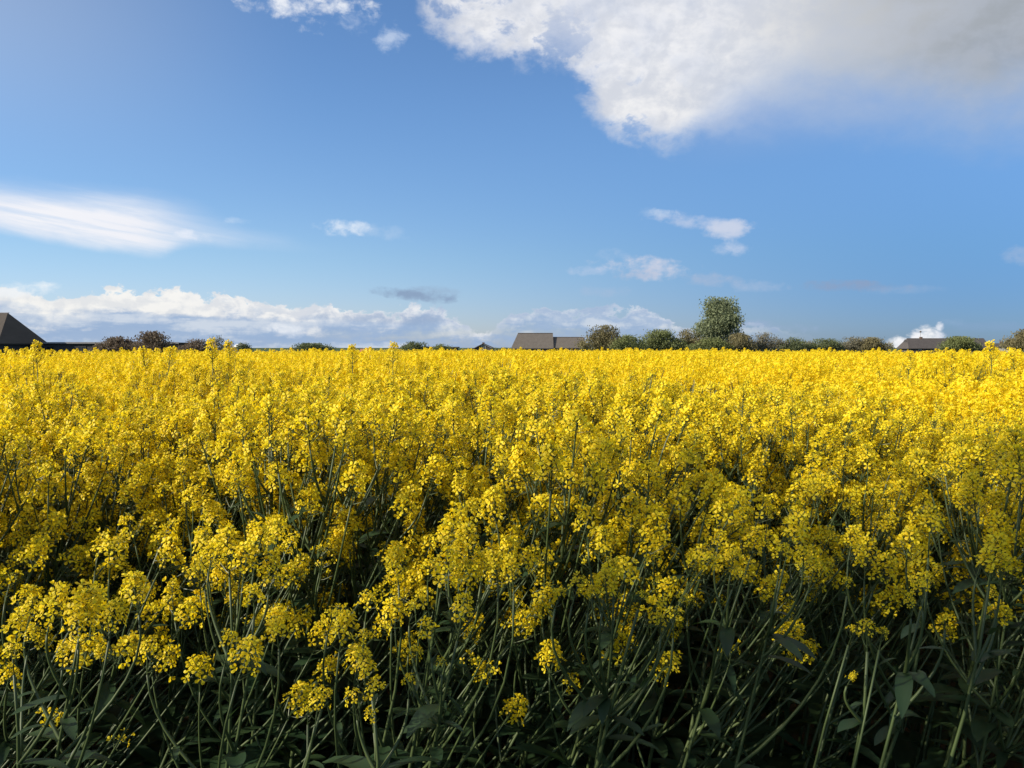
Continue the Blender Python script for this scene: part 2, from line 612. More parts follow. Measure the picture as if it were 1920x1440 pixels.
def leaf(mb, o, d, L, W, g, lobed=False, n=6, roll=0.0):
    """a drooping, keeled leaf"""
    d = Vector(d).normalized()
    side = d.cross(Vector((0, 0, 1)))
    if side.length < .05: side = Vector((1, 0, 0))
    side.normalize()
    side = Matrix.Rotation(roll, 3, d) @ side
    droop = g.uniform(.35, 1.1)
    p, vs = Vector(o), []
    seg = L / n
    dd = d.copy()
    ph = g.uniform(0, 6)
    for i in range(n + 1):
        t = i / n
        if lobed: w = W * (.12 + .25 * math.sin(t * 9 + ph) ** 2 * (1 - t) + 1.0 * max(0, math.sin(min(1, t * .95 + .05) ** 1.5 * math.pi)))
        else: w = W * (math.sin((t * .86 + .12) * math.pi) ** .8)
        if i == n: w = W * .04
        up = side.cross(dd).normalized()
        wav = math.sin(t * 11 + ph) * .08 * W
        vs += [tuple(p - side * w + up * (w * .30 + wav)), tuple(p), tuple(p + side * w + up * (w * .30 - wav))]
        dd = (dd + Vector((0, 0, -droop / n))).normalized()
        p = p + dd * seg
    fs = []
    for i in range(n):
        a = i * 3
        fs += [(a, a + 1, a + 4, a + 3), (a + 1, a + 2, a + 5, a + 4)]
    mb.add(vs, fs, 1)


def grow(g, base, heads, H, lod=0):
    """stem with a branch to every head; heads = [(point, direction, size)], the first on the main stem.
    Returns stem, leaves as MB"""
    st, lf = MB(), MB()
    ns = 6 if lod == 0 else 3
    top, tdir, _ = heads[0]
    base = Vector(base)
    mid = base.lerp(top, .55) + Vector((g.uniform(-.03, .03), g.uniform(-.03, .03), 0))
    ctl = top - tdir * (.28 * (top - base).length)
    main = bez(base, base.lerp(mid, .6), ctl, top, 12 if lod == 0 else 4)
    r0 = g.uniform(.0050, .0072) * (H / 1.3)
    tube(st, main, [r0 * (1 - .72 * (i / (len(main) - 1))) for i in range(len(main))], ns, 0)

    def on_main(t):
        f = t * (len(main) - 1)
        i = min(int(f), len(main) - 2)
        return main[i].lerp(main[i + 1], f - i)
    for (hp, hd, hs) in heads[1:]:
        L = (hp - on_main(.8)).length
        # choose a node below the head
        best = None
        for k in range(30, 92, 3):
            q = on_main(k / 100)
            dz = hp.z - q.z
            hor = math.hypot(hp.x - q.x, hp.y - q.y)
            if dz <= .02: break
            sc = abs(math.atan2(hor, dz) - .50)
            if best is None or sc < best[0]: best = (sc, q, k / 100)
        q, tk = (best[1], best[2]) if best else (on_main(.4), .4)
        dist = (hp - q).length
        out = Vector((hp.x - q.x, hp.y - q.y, 0))
        c1 = q + out * .55 + Vector((0, 0, (hp.z - q.z) * .30))
        c2 = hp - hd * (.35 * dist)
        br = bez(q, c1, c2, hp, 7 if lod == 0 else 3)
        tube(st, br, [.0030 * (1 - .5 * i / (len(br) - 1)) for i in range(len(br))], 5 if lod == 0 else 3, 0)
        if lod == 0:
            leaf(lf, q, out.normalized() + Vector((g.uniform(-.3, .3), g.uniform(-.3, .3), .25)), g.uniform(.05, .10), g.uniform(.008, .015), g)
            if g.random() < .5:
                p = br[3]
                leaf(lf, p, Vector((g.uniform(-1, 1), g.uniform(-1, 1), .5)), g.uniform(.03, .05), .005, g, n=4)
    # lower leaves
    n_l = 9 if lod == 0 else 3
    a0 = g.uniform(0, 6)
    for k in range(n_l):
        t = .22 + .50 * k / n_l + g.uniform(-.02, .02)
        a = a0 + k * 2.4
        d = Vector((math.cos(a), math.sin(a), g.uniform(.15, .7)))
        big = 1.35 - t * 1.1
        leaf(lf, on_main(t), d, g.uniform(.13, .21) * big * 1.15, g.uniform(.020, .032) * big * 1.05, g, lobed=t < .5, n=7 if lod == 0 else 3)
    return st, lf


def variant(seed, n_heads, lean, H=1.40):
    """generic plant of height H with its base at the origin"""
    g = random.Random(seed)
    la = g.uniform(-.5, .6)
    lx, ly = math.sin(lean) * math.cos(la), math.sin(lean) * math.sin(la)
    top = Vector((lx * H, ly * H, H - .08))
    hd0 = Vector((lx * 1.3 + g.uniform(-.15, .15), ly + g.uniform(-.15, .15), 1)).normalized()
    heads = [(top, hd0, g.uniform(.85, 1.05))]
    a = g.uniform(0, 6)
    for k in range(n_heads - 1):
        a += 2.4 + g.uniform(-.4, .4)
        dz = .005 + .28 * ((k + g.uniform(0, 1)) / n_heads) ** 1.9
        r = g.uniform(.045, .13) + dz * .2
        p = top + Vector((math.cos(a) * r - lx * dz, math.sin(a) * r - ly * dz, -dz))
        hd = Vector((math.cos(a) * .3 + lx, math.sin(a) * .3 + ly, 1)).normalized()
        heads.append((p, hd, g.uniform(.68, .98)))
    return g, heads


# flower-head meshes shared by all near plants
HEADS = []
for k, (n_fl, zone, sp) in enumerate([(32, .050, False), (27, .042, False), (38, .062, False), (18, .036, False), (24, .055, True), (14, .030, True), (20, .045, False), (11, .028, True), (5, .016, True), (7, .020, True)]):
    HEADS.append(flower_head(100 + k, n_fl, zone, 0, sp).mesh('flower_head', PM))
FULL, THIN = [0, 1, 2, 0, 6, 4, 2, 3], [5, 7, 4]


def head_matrix(p, d, s, roll):
    M3 = frame(d, roll)
    return Matrix.Translation(p) @ M3.to_4x4() @ Matrix.Diagonal((s, s, s, 1))


def plant_object(stm, lfm, heads, hidx, rolls, loc, rz=0.0, sc=1.0):
    t = empty('rapeseed_plant', loc, rz)
    t.scale = (sc, sc, sc)
    link('stem', stm, t)
    link('foliage', lfm, t)
    for (p, d, s), hi, ro in zip(heads, hidx, rolls):
        h = link('flower_head', HEADS[hi], t)
        h.matrix_local = head_matrix(p, d, s, ro)
    return t


def tilted(tilt, rz):
    """turn by rz, then lean to the right (the wind comes from the left)"""
    return (Matrix.Rotation(tilt, 3, 'Y') @ Matrix.Rotation(rz, 3, 'Z')).to_euler()


def copy_tree(o, parent=None):
    c = o.copy()
    COL.objects.link(c)
    if parent: c.parent = parent
    for ch in o.children:
        d = ch.copy()
        COL.objects.link(d)
        d.parent = c
    return c


# a few generic plants, kept as recipes; the first use of each is the plant itself, the rest are copies
NV = 14
RECIPE = []
for k in range(NV):
    nh = [16, 17, 15, 18, 16, 17, 15, 16, 18, 17, 16, 14, 17, 16][k]
    g, heads = variant(500 + k, nh, R([6, 10, 3, 12, 8, 5, 14, 9, 4, 11, 7, 16, 2, 8][k]))
    st, lf = grow(g, (0, 0, 0), heads, 1.3, 0)
    hidx = [g.choice(FULL) if g.random() < .8 else g.choice(THIN) for _ in heads]
    RECIPE.append(dict(st=st.mesh('stem', PM, True), lf=lf.mesh('foliage', PM, True), heads=heads, hidx=hidx, rolls=[g.uniform(0, 6) for _ in heads], proto=None))

# plants that stand proud of the rest: one head on top, the others well below it
for k in range(3):
    g = random.Random(560 + k)
    la = R(2 + 2 * k)
    top = Vector((math.sin(la) * 1.4, 0, 1.32))
    heads = [(top, Vector((.1 * k, .05, 1)).normalized(), 1.12)]
    for j in range(7):
        a = j * 2.4 + k
        dz = .20 + .03 * j
        r = .05 + dz * .2
        heads.append((top + Vector((math.cos(a) * r, math.sin(a) * r, -dz)), Vector((math.cos(a) * .3, math.sin(a) * .3, 1)).normalized(), g.uniform(.7, 1.0)))
    st, lf = grow(g, (0, 0, 0), heads, 1.3, 0)
    RECIPE.append(dict(st=st.mesh('stem', PM, True), lf=lf.mesh('foliage', PM, True), heads=heads, hidx=[2, 3, 1, 2, 0, 1, 4, 6], rolls=[g.uniform(0, 6) for _ in heads], proto=None))


def place_generic(k, loc, rz, sc):
    r = RECIPE[k]
    if r['proto'] is None:
        r['proto'] = plant_object(r['st'], r['lf'], r['heads'], r['hidx'], r['rolls'], loc, rz, sc)
        return r['proto']
    c = copy_tree(r['proto'])
    c.location = loc
    c.rotation_euler = (0, 0, rz)
    c.scale = (sc, sc, sc)
    return c


def swell(x, y):
    """height of the crop, as a factor: it rises and dips over a metre or two"""
    return 1.0 + .028 * math.sin(x * 2.1 + y * .7) + .024 * math.sin(y * 2.6 - x * 1.1 + 1) + .02 * math.sin(x * .6 + 2) * math.cos(y * .45)


rng = random.Random(7)
GROUP = 'rapeseed plants in bloom'
# --- plants at the very edge of the field, grown to the heads the photograph shows: (x, y, distance, size, full?)
EDGE = [
    ('rapeseed plant with the widest bright yellow cluster at the left edge',
     [(165, 1105, 1.02, 1.25, 1), (100, 1125, 1.03, 1.0, 1), (215, 1140, 1.00, .9, 1), (245, 1085, 1.08, 1.1, 1), (150, 1150, 1.01, 1.0, 1), (60, 1140, 1.1, .7, 0)]),
    ('rapeseed plant with a few single blossoms low down at the far left corner',
     [(22, 1222, 1.0, .7, 0), (118, 1218, 1.02, .5, 0), (195, 1225, 1.05, .55, 0), (60, 1190, 1.1, .6, 0)]),
    ('rapeseed plant with two close drooping yellow clusters and short pale pods',
     [(465, 1215, .98, 1.05, 1), (520, 1170, 1.0, .8, 1), (435, 1200, 1.03, .8, 0), (275, 1222, 1.12, .8, 0), (480, 1100, 1.1, .9, 1)]),
    ('lowest flowering rapeseed plant with a loose ladder of yellow blossoms',
     [(690, 1255, .97, .8, 0), (700, 1290, .96, .7, 0), (665, 1305, .98, .7, 0), (695, 1340, .97, .55, 0), (765, 1275, 1.0, .5, 0)]),
    ('thin rapeseed shoot with a small half-open blossom pair near the bottom',
     [(600, 1315, .98, .65, 0), (575, 1330, .99, .45, 0), (612, 1300, 1.0, .45, 0)]),
    ('rapeseed plant with broad dim yellow heads left of the field centre',
     [(645, 1165, 1.05, .95, 1), (690, 1110, 1.12, .9, 1), (740, 1045, 1.2, 1.0, 1), (625, 1150, 1.08, .8, 0), (685, 1190, 1.1, .6, 0)]),
    ('rapeseed plant with a ragged spreading cluster above a single hanging blossom',
     [(800, 1180, 1.03, .9, 0), (870, 1150, 1.02, .9, 0), (780, 1220, 1.04, .6, 0), (828, 1240, 1.0, .4, 0), (770, 1140, 1.1, .6, 0)]),
    ('rapeseed plant with a tall glowing yellow head above mid-field shadow',
     [(850, 975, 1.25, 1.25, 1), (875, 1000, 1.22, 1.1, 1), (830, 1000, 1.28, .9, 1), (930, 1040, 1.2, 1.0, 1), (960, 1060, 1.18, .8, 1), (900, 1045, 1.24, .8, 1)]),
    ('rapeseed plant with twin dense heads hanging like a pair over dark stems',
     [(1140, 1085, 1.08, 1.0, 1), (1150, 1060, 1.1, .9, 1), (1090, 1085, 1.1, .85, 1), (1110, 1110, 1.08, .6, 0), (1050, 1110, 1.1, .5, 0)]),
    ('rapeseed plant with one small green-tipped head standing alone over dark stems',
     [(1262, 1150, 1.05, .75, 0), (1280, 1120, 1.12, .6, 0), (1205, 1115, 1.1, .5, 0), (1240, 1160, 1.1, .5, 0)]),
    ('rapeseed plant with a sunlit ring of golden blossoms on the right',
     [(1485, 1000, 1.18, 1.15, 1), (1470, 1035, 1.15, .9, 0), (1510, 1040, 1.15, .9, 0), (1530, 1065, 1.15, .8, 0), (1590, 1090, 1.12, .5, 0)]),
    ('rapeseed plant with a wide arching spray of dull yellow heads on the right',
     [(1625, 1030, 1.2, 1.0, 1), (1660, 1060, 1.18, 1.0, 1), (1700, 1000, 1.25, 1.15, 1), (1740, 985, 1.28, 1.1, 1), (1600, 1000, 1.25, .9, 1)]),
    ('rapeseed plant with a halo-shaped golden head near the right edge of the crop',
     [(1862, 1030, 1.12, 1.1, 1), (1880, 1060, 1.12, .9, 0), (1840, 1050, 1.14, .6, 0), (1863, 1115, 1.15, .45, 0)]),
    ('rapeseed plant with a short curved spray of greenish blossoms over broad leaves',
     [(1625, 1175, 1.05, .75, 0), (1655, 1185, 1.05, .5, 0), (1600, 1180, 1.06, .5, 0), (1595, 1270, 1.05, .3, 0)]),
    ('rapeseed plant with a hooked spray of small blossoms in the dark right corner',
     [(1725, 1100, 1.08, .7, 0), (1740, 1085, 1.1, .6, 0), (1710, 1130, 1.06, .5, 0), (1770, 1160, 1.1, .35, 0)]),
    ('rapeseed plant with warm yellow head bright against the shaded left plants',
     [(425, 1010, 1.2, 1.2, 1), (460, 1035, 1.18, 1.1, 1), (400, 1025, 1.24, .9, 1), (505, 1060, 1.2, 1.0, 1), (520, 1010, 1.26, 1.0, 1)]),
    ('rapeseed plant with upright lemon head beside the broad right-hand spray',
     [(1350, 1005, 1.3, .9, 1), (1420, 1010, 1.28, .9, 1), (1385, 1075, 1.15, .55, 0), (1375, 1040, 1.25, .7, 0)]),
]
for k, (label, hs) in enumerate(EDGE):
    g = random.Random(900 + k)
    pts = [(at(x, y, d + .04), Vector((g.uniform(-.15, .35), g.uniform(-.35, .1), 1)).normalized(), s * .72) for x, y, d, s, _ in hs]
    i0 = max(range(len(pts)), key=lambda i: pts[i][0].z)
    order = [i0] + [i for i in range(len(pts)) if i != i0]
    cx = sum(p[0].x for p in pts) / len(pts)
    cy = sum(p[0].y for p in pts) / len(pts)
    base = Vector((cx - g.uniform(.15, .42), cy + g.uniform(.02, .16), 0))
    heads = [(pts[i][0] - base - pts[i][1] * (.07 * pts[i][2]), pts[i][1], pts[i][2]) for i in order]
    st, lf = grow(g, (0, 0, 0), heads, 1.3, 0)
    hidx = [g.choice(FULL) if hs[i][4] else g.choice(THIN) for i in order]
    t = plant_object(st.mesh('stem', PM, True), lf.mesh('foliage', PM, True), heads, hidx, [g.uniform(0, 6) for _ in heads], base)
    tag(t, label, 'plant', GROUP)

# --- tall plants whose heads stand above the skyline: (x, top y, distance, label)
TALL = [
    (66, 634, 3.7, 'tall rapeseed plant whose round head stands before the dark barn roof'),
    (268, 646, 4.2, 'tall rapeseed plant whose head rises in front of the low barn wing'),
    (322, 645, 4.1, 'tall rapeseed plant whose head rises before the twiggy dark tree by the barn'),
    (398, 630, 4.0, 'tallest rapeseed plant of the pair beside the thin bare tree, left one'),
    (428, 634, 4.2, 'rapeseed plant right of the tallest pair beside the thin bare tree'),
    (662, 641, 4.3, 'tall rapeseed plant rising against the blue cloud base, left of its neighbour'),
    (736, 637, 4.1, 'tall rapeseed plant on a straight visible stem against the pale horizon cloud'),
    (1860, 634, 4.1, 'tall pale rapeseed head standing before the right-hand house roof'),
    (1706, 656, 4.4, 'rapeseed head just touching the left end of the right-hand house roof'),
    (1785, 655, 4.6, 'rapeseed head in front of the bush by the right-hand house'),
    (1900, 655, 4.5, 'rapeseed head in front of the brown tree at the right edge'),
]
for k, (px, py, Y, label) in enumerate(TALL):
    p = at(px, py, Y)
    kk = NV + k % 3
    h0 = RECIPE[kk]['heads'][0]
    sc = p.z / (h0[0].z + .125)
    rz = rng.uniform(0, 6)
    off = Matrix.Rotation(rz, 3, 'Z') @ (h0[0] + h0[1] * .09) * sc
    t = place_generic(kk, (p.x - off.x, p.y - off.y, 0), rz, sc)
    tag(t, label, 'plant', GROUP)
    for j, (ox, oy, f) in enumerate(((-.13, .25, .955), (.12, -.1, .93))):      # shorter neighbours round it
        t = place_generic(rng.randrange(NV), (p.x + ox - .1, p.y + oy, 0), rng.uniform(-1, 1), p.z * f / 1.43)
        tag(t, 'shorter rapeseed plant standing just %s a tall one that breaks the %s skyline' % (('left of', 'right of')[j], 'left-hand' if px < 500 else 'middle' if px < 1000 else 'right-hand'), 'plant', GROUP)

# --- the other near plants in view, row by row
SP = .142
near = []
y = 1.50
while y < 6:
    x = -4.2
    while x < 4.2:
        xx, yy = x + rng.uniform(-.075, .075), y + rng.uniform(-.075, .075)
        near.append((xx, yy))
        x += SP
    y += SP
in_view = [p for p in near if abs(p[0] + .10) < p[1] * .655 + .12]
in_view.sort(key=lambda p: p[0] ** 2 + p[1] ** 2)
N_NEAR = 300 - len(EDGE) - 3 * len(TALL) - 3
chosen = in_view[:N_NEAR]
chosen_set = set(chosen)
R_NEAR = math.hypot(*chosen[-1])


def canopy(x, y, g):
    s = swell(x, y) * g.uniform(.945, 1.045)
    s = min(s, 1.06)
    if g.random() < .075 and y > 4.3: s = g.uniform(1.06, 1.135 if y < 9 else 1.15)
    return s


for (x, y) in chosen:
    d = math.hypot(x, y)
    s = canopy(x, y, rng)
    if y < 1.6: s *= rng.uniform(.93, 1.02)
    tl = R(rng.gauss(9, 7)) if y < 1.9 else R(rng.gauss(4, 4))
    if y < 3.2: s *= 1.02
    t = place_generic(rng.randrange(NV), (x - .08 - 1.2 * math.sin(tl), y, 0), 0, s)
    t.rotation_euler = tilted(tl, rng.uniform(-1.2, 1.2))
    if y < 1.8:                   # shaded side branches of the front rows carry only a few open flowers
        hi = max(h.matrix_local.translation.z for h in t.children if h.name.startswith('flower_head'))
        for h in t.children:
            if h.name.startswith('flower_head') and (h.matrix_local.translation.z < hi - (.075 if y < 1.65 else .13) or (y < 1.65 and rng.random() < .3)):
                h.data = HEADS[rng.choice((8, 9, 8, 9, 7))]
                h.scale = h.scale * rng.uniform(.7, .95)
    q = x / max(y, .1)
    depth = 'front-row rapeseed plant on dark leaning stems' if d < 1.9 else 'rapeseed plant with yellow heads a few rows back' if d < 2.7 else 'rapeseed plant with yellow heads among the farther close rows'
    where = ('at the left edge' if q < -.45 else 'left, below the low barn wing' if q < -.22 else 'left of centre' if q < -.05 else 'in the middle, below the farmhouse' if q < .12
             else 'below the big broad tree' if q < .30 else 'right, below the white cumulus' if q < .48 else 'at the right edge')
    tag(t, depth + ' ' + where, 'plant', GROUP)

# --- the rest of the field: ONE object that repeats small plants and patches
proto_col = bpy.data.collections.new('rapeseed_field_sources')
NP1 = 8
for k in range(NP1):
    g, heads = variant(700 + k, 17, R([5, 9, 3, 12, 7, 10, 6, 4][k]))
    st, lf = grow(g, (0, 0, 0), heads, 1.3, 1)
    mb = MB()
    mb.merge(st)
    mb.merge(lf)
    for (p, d, s) in heads:
        mb.merge(flower_head(g.randrange(99999), g.randint(15, 22), g.uniform(.036, .056), 1), head_matrix(p, d, s, g.uniform(0, 6)))
    proto_col.objects.link(bpy.data.objects.new('rapeseed_source_%02d' % k, mb.mesh('rapeseed_source', PM)))
NP2 = 5
PATCH = 2.0
for k in range(NP2):
    g = random.Random(800 + k)
    q = np.random.default_rng(800 + k)
    mb = MB()
    n = int(PATCH * PATCH * 26)
    hs_ = [flower_head(g.randrange(9999), 15, .05, 2) for _ in range(5)]
    for i in range(n):
        x, y = g.uniform(-PATCH / 2, PATCH / 2), g.uniform(-PATCH / 2, PATCH / 2)
        top = 1.13 * g.uniform(.92, 1.05) + .03 * math.sin(x * 3 + k)
        if g.random() < .05: top += g.uniform(.06, .22)
        tube(mb, [(x - .1, y, .5), (x, y, top)], [.005, .003], 3, 0, False)
        if i % 2 == 0:
            leaf(mb, (x, y, g.uniform(.6, .95)), (g.uniform(-1, 1), g.uniform(-1, 1), .3), .15, .03, g, n=2)
        for j in range(6):
            a = g.uniform(0, 6.28)
            dz = 0 if j == 0 else .30 * g.random() ** 1.2
            r = 0 if j == 0 else g.uniform(.03, .13)
            p = Vector((x + math.cos(a) * r, y + math.sin(a) * r, top - dz))
            s = g.uniform(.8, 1.2)
            mb.merge(hs_[g.randrange(5)], head_matrix(p, (g.uniform(-.2, .35), g.uniform(-.2, .2), 1), s, g.uniform(0, 6)))
    proto_col.objects.link(bpy.data.objects.new('rapeseed_source_%02d' % (NP1 + k), mb.mesh('rapeseed_source', PM)))

P, ROT, SC, IDX = [], [], [], []
R1 = 14.0
y = 1.50
while y < R1:
    W = min(y * .9 + 2.2, R1)
    n = int(2 * W / SP)
    for i in range(n):
        xx, yy = -W + i * SP + rng.uniform(-.075, .075), y + rng.uniform(-.075, .075)
        d = math.hypot(xx, yy)
        if abs(xx + .10) < yy * .655 + .12 and d <= R_NEAR: continue
        if d > R1: continue
        P.append((xx - .06, yy, 0)); ROT.append((0, 0, rng.gauss(0, .9))); s = canopy(xx, yy, rng)
        SC.append((s, s, s)); IDX.append(rng.randrange(NP1))
    y += SP
n = int(100 / PATCH)
for iy in range(0, n):
    for ix in range(-n, n):
        x, y = (ix + .5) * PATCH, (iy + .5) * PATCH
        d = math.hypot(x, y)
        if d < R1 + .6 or d > field_end(x, y): continue
        if abs(x) > y * .85 + 6: continue
        s = swell(x, y)
        P.append((x + rng.uniform(-.2, .2), y + rng.uniform(-.2, .2), 0)); ROT.append((0, 0, rng.randrange(4) * math.pi / 2 + rng.uniform(-.1, .1)))
        SC.append((1.08, 1.08, s)); IDX.append(NP1 + rng.randrange(NP2))
me = bpy.data.meshes.new('rapeseed_field')
me.from_pydata(P, [], [])
for nm, ty, dat in (('rot', 'FLOAT_VECTOR', ROT), ('scl', 'FLOAT_VECTOR', SC), ('idx', 'INT', IDX)):
    at_ = me.attributes.new(nm, ty, 'POINT')
    if ty == 'INT': at_.data.foreach_set('value', dat)
    else: at_.data.foreach_set('vector', np.array(dat, dtype=np.float32).ravel())
field = link('rapeseed_field', me)
tag(field, 'dense yellow rapeseed crop reaching back to the houses and trees', 'crop', kind='stuff')
ng = bpy.data.node_groups.new('plant_field', 'GeometryNodeTree')
ng.interface.new_socket('Geometry', in_out='INPUT', socket_type='NodeSocketGeometry')
ng.interface.new_socket('Geometry', in_out='OUTPUT', socket_type='NodeSocketGeometry')
gi, go = ng.nodes.new('NodeGroupInput'), ng.nodes.new('NodeGroupOutput')
ip = ng.nodes.new('GeometryNodeInstanceOnPoints')
ci = ng.nodes.new('GeometryNodeCollectionInfo')
ci.inputs['Collection'].default_value = proto_col
ci.inputs['Separate Children'].default_value = True
ci.inputs['Reset Children'].default_value = True


def attr(nm, ty):
    a = ng.nodes.new('GeometryNodeInputNamedAttribute')
    a.data_type = ty
    a.inputs['Name'].default_value = nm
    return a.outputs[0]


L_ = ng.links.new
L_(gi.outputs[0], ip.inputs['Points'])
L_(ci.outputs[0], ip.inputs['Instance'])
ip.inputs['Pick Instance'].default_value = True
L_(attr('idx', 'INT'), ip.inputs['Instance Index'])
L_(attr('rot', 'FLOAT_VECTOR'), ip.inputs['Rotation'])
L_(attr('scl', 'FLOAT_VECTOR'), ip.inputs['Scale'])
L_(ip.outputs[0], go.inputs[0])
md = field.modifiers.new('plant_field', 'NODES')
md.node_group = ng


# ------------------------------------------------------------------ trees and bushes along the far edge
def crown_points(g, n, blobs):
    """n points near the surfaces and inside of a few ellipsoid lobes"""
    wts = [b[3] * b[4] * b[5] for b in blobs]
    out = []
    for _ in range(n):
        b = g.choices(blobs, wts)[0]
        while True:
            v = Vector((g.uniform(-1, 1), g.uniform(-1, 1), g.uniform(-1, 1)))
            if v.length <= 1: break
        v = v.normalized() * (v.length ** .6) * g.uniform(.9, 1.12)
        out.append(Vector((b[0] + v.x * b[3], b[1] + v.y * b[4], b[2] + v.z * b[5])))
    return out


def tree(name, label, cat, px0, px1, py_top, Y, mat, seed, lobes=7, n=1400, size=.26, group=None, bare=0.0, tall=False, py_low=668):
    """tree or bush filling the pixels px0..px1, py_top.. at distance Y"""
    g = random.Random(seed)
    a, b = at(px0 - 4, 652, Y), at(px1 + 4, 652, Y)
    Ht = at((px0 + px1) / 2, py_top, Y).z
    w = (b.x - a.x) / 2
    cx = (a.x + b.x) / 2
    root = empty(name, (cx, Y, 0))
    crown_lo = .9 if not tall else 2.0
    blobs = []
    for k in range(lobes):
        t = (k + .5) / lobes
        zc = crown_lo + (Ht - crown_lo) * (.25 + .60 * t)
        wid = w * 1.04
        spread = max(0, 1 - (t ** 2.2) * (.65 if not tall else .18))
        rx = wid * g.uniform(.26, .50)
        x = g.uniform(-1, 1) * max(.05, wid * spread - rx)
        yy = g.uniform(-1, 1) * wid * .5 * spread
        rz = min((Ht - crown_lo) * g.uniform(.14, .26), Ht - zc)
        blobs.append((x, yy, min(zc, Ht - rz * .9), rx, rx, rz))
    if name == 'hedge':
        blobs = [(-w + (k + .5) / lobes * 2 * w, g.uniform(-.3, .3), Ht * g.uniform(.40, .56), w / lobes * 2.2, 1.1, Ht * g.uniform(.34, .46)) for k in range(lobes)]
    else:
        for s in (-1, 0, 1):          # skirt to the ground
            blobs.append((s * w * .5, g.uniform(-.3, .3), crown_lo + (Ht - crown_lo) * .24, w * .5, w * .5, (Ht - crown_lo) * .26))
    tr = MB()
    pt = [Vector((0, 0, 0)), Vector((w * .04, 0, Ht * .25)), Vector((-w * .03, 0, Ht * .5)), Vector((0, 0, Ht * .85))]
    r0 = max(.06, Ht * .022)
    if name != 'hedge': tube(tr, pt, [r0 * 1.25, r0, r0 * .6, r0 * .15], 7, 0)
    for bb in blobs:
        s = pt[1].lerp(pt[2], g.uniform(-.5, 1)) if name != 'hedge' else Vector((bb[0], bb[1], 0))
        e = Vector(bb[:3])
        tube(tr, [s, s.lerp(e, .5) + Vector((0, 0, -.05 * Ht)), e + Vector((0, 0, bb[5] * .6))], [r0 * .4, r0 * .22, r0 * .06], 4, 0, False)
        for _ in range(5 if not bare else 14):
            d = Vector((g.gauss(0, 1), g.gauss(0, 1), g.gauss(.5, 1))).normalized()
            k2 = e + Vector((d.x * bb[3], d.y * bb[4], d.z * bb[5])) * (1.0 if not bare else 1.15)
            tube(tr, [e, k2], [r0 * .12, r0 * .04], 3, 0, False)
    tr.build('trunk' if name != 'hedge' else 'stems', MAT_BARK, root)
    cr = MB()
    nn = int(n * 3.2 * (1 - bare))
    cl = crown_points(g, max(20, nn // 9), blobs)
    for c0 in cl:                 # leaf sprays in small clumps
        k = g.randint(5, 13)
        cs = size * g.uniform(1.0, 3.0)
        for _ in range(k):
            o = c0 + Vector((g.gauss(0, cs), g.gauss(0, cs), g.gauss(0, cs * .8)))
            if o.z > Ht + .15: continue
            M = Euler((g.uniform(0, 6), g.uniform(0, 6), g.uniform(0, 6))).to_matrix()
            L = size * g.uniform(.55, 1.25)
            vs = [tuple(o + M @ Vector(p)) for p in ((-L, 0, 0), (0, -L * .5, L * .12), (L, 0, 0), (0, L * .5, L * .12))]
            cr.add(vs, [(0, 1, 2, 3)])
    cr.build('crown', mat, root)
    return tag(root, label, cat, group)


L_WILLOW = leafy('grey_green_leaves', (.165, .20, .105), (.25, .285, .16))
L_GREEN = leafy('fresh_green_leaves', (.14, .165, .06), (.215, .24, .095))
L_DARK = leafy('dark_green_leaves', (.105, .13, .06), (.165, .19, .09))
L_BROWN = leafy('brown_olive_leaves', (.17, .15, .075), (.25, .22, .11))
L_RED = leafy('reddish_twigs_and_leaves', (.14, .105, .075), (.21, .165, .115))
L_GREY = leafy('grey_brown_twigs_and_leaves', (.17, .16, .11), (.25, .235, .16))
TG = 'trees and bushes along the far edge of the field'

tree('broad_tree', 'big broad grey-green tree towering over the bushes, tallest tree on the skyline', 'tree', 1310, 1386, 557, 230, L_WILLOW, 1, 22, 5200, .34, TG, tall=True)
tree('rounded_tree', 'round olive-brown tree beside the end of the long grey house roof', 'tree', 1090, 1176, 610, 220, L_BROWN, 2, 8, 2400, .28, TG)
tree('bush', 'low green bush filling the gap right of the olive-brown tree', 'bush', 1145, 1212, 628, 215, L_GREEN, 3, 5, 1200, .24, TG)
tree('bush', 'wide fresh-green bush left of the big broad tree', 'bush', 1196, 1285, 618, 225, L_GREEN, 4, 8, 2400, .26, TG)
tree('bush', 'brown-green bush touching the left foot of the big broad tree', 'bush', 1262, 1322, 617, 228, L_BROWN, 5, 6, 1300, .24, TG)
tree('bush', 'green bush in front of the foot of the big broad tree', 'bush', 1296, 1372, 634, 221, L_GREEN, 6, 6, 1500, .24, TG)
tree('bush', 'tawny brown bush at the right foot of the big broad tree', 'bush', 1362, 1412, 625, 222, L_BROWN, 7, 6, 1500, .24, TG)
tree('bush', 'pale grey twiggy bush right of the tawny brown bush', 'bush', 1402, 1472, 622, 226, L_GREY, 8, 7, 1500, .22, TG, bare=.25)
tree('hedge', 'low olive-brown hedge running behind the bushes right of the big broad tree', 'hedge', 1385, 1662, 641, 236, L_BROWN, 31, 34, 3000, .2, TG)
tree('hedge', 'low green hedge filling the gaps from the farmhouse to the big broad tree', 'hedge', 1094, 1330, 640, 236, L_GREEN, 32, 30, 2600, .2, TG)
tree('bush', 'small dark green bush beyond the pale grey twiggy bush', 'bush', 1462, 1520, 633, 224, L_DARK, 9, 5, 1000, .22, TG)
tree('bush', 'sparse pale bush between the two small dark green bushes', 'bush', 1494, 1540, 638, 232, L_GREY, 10, 4, 500, .2, TG, bare=.4)
tree('bush', 'rounded dark green bush standing alone before a gap of sky', 'bush', 1518, 1578, 635, 224, L_DARK, 11, 5, 1300, .22, TG)
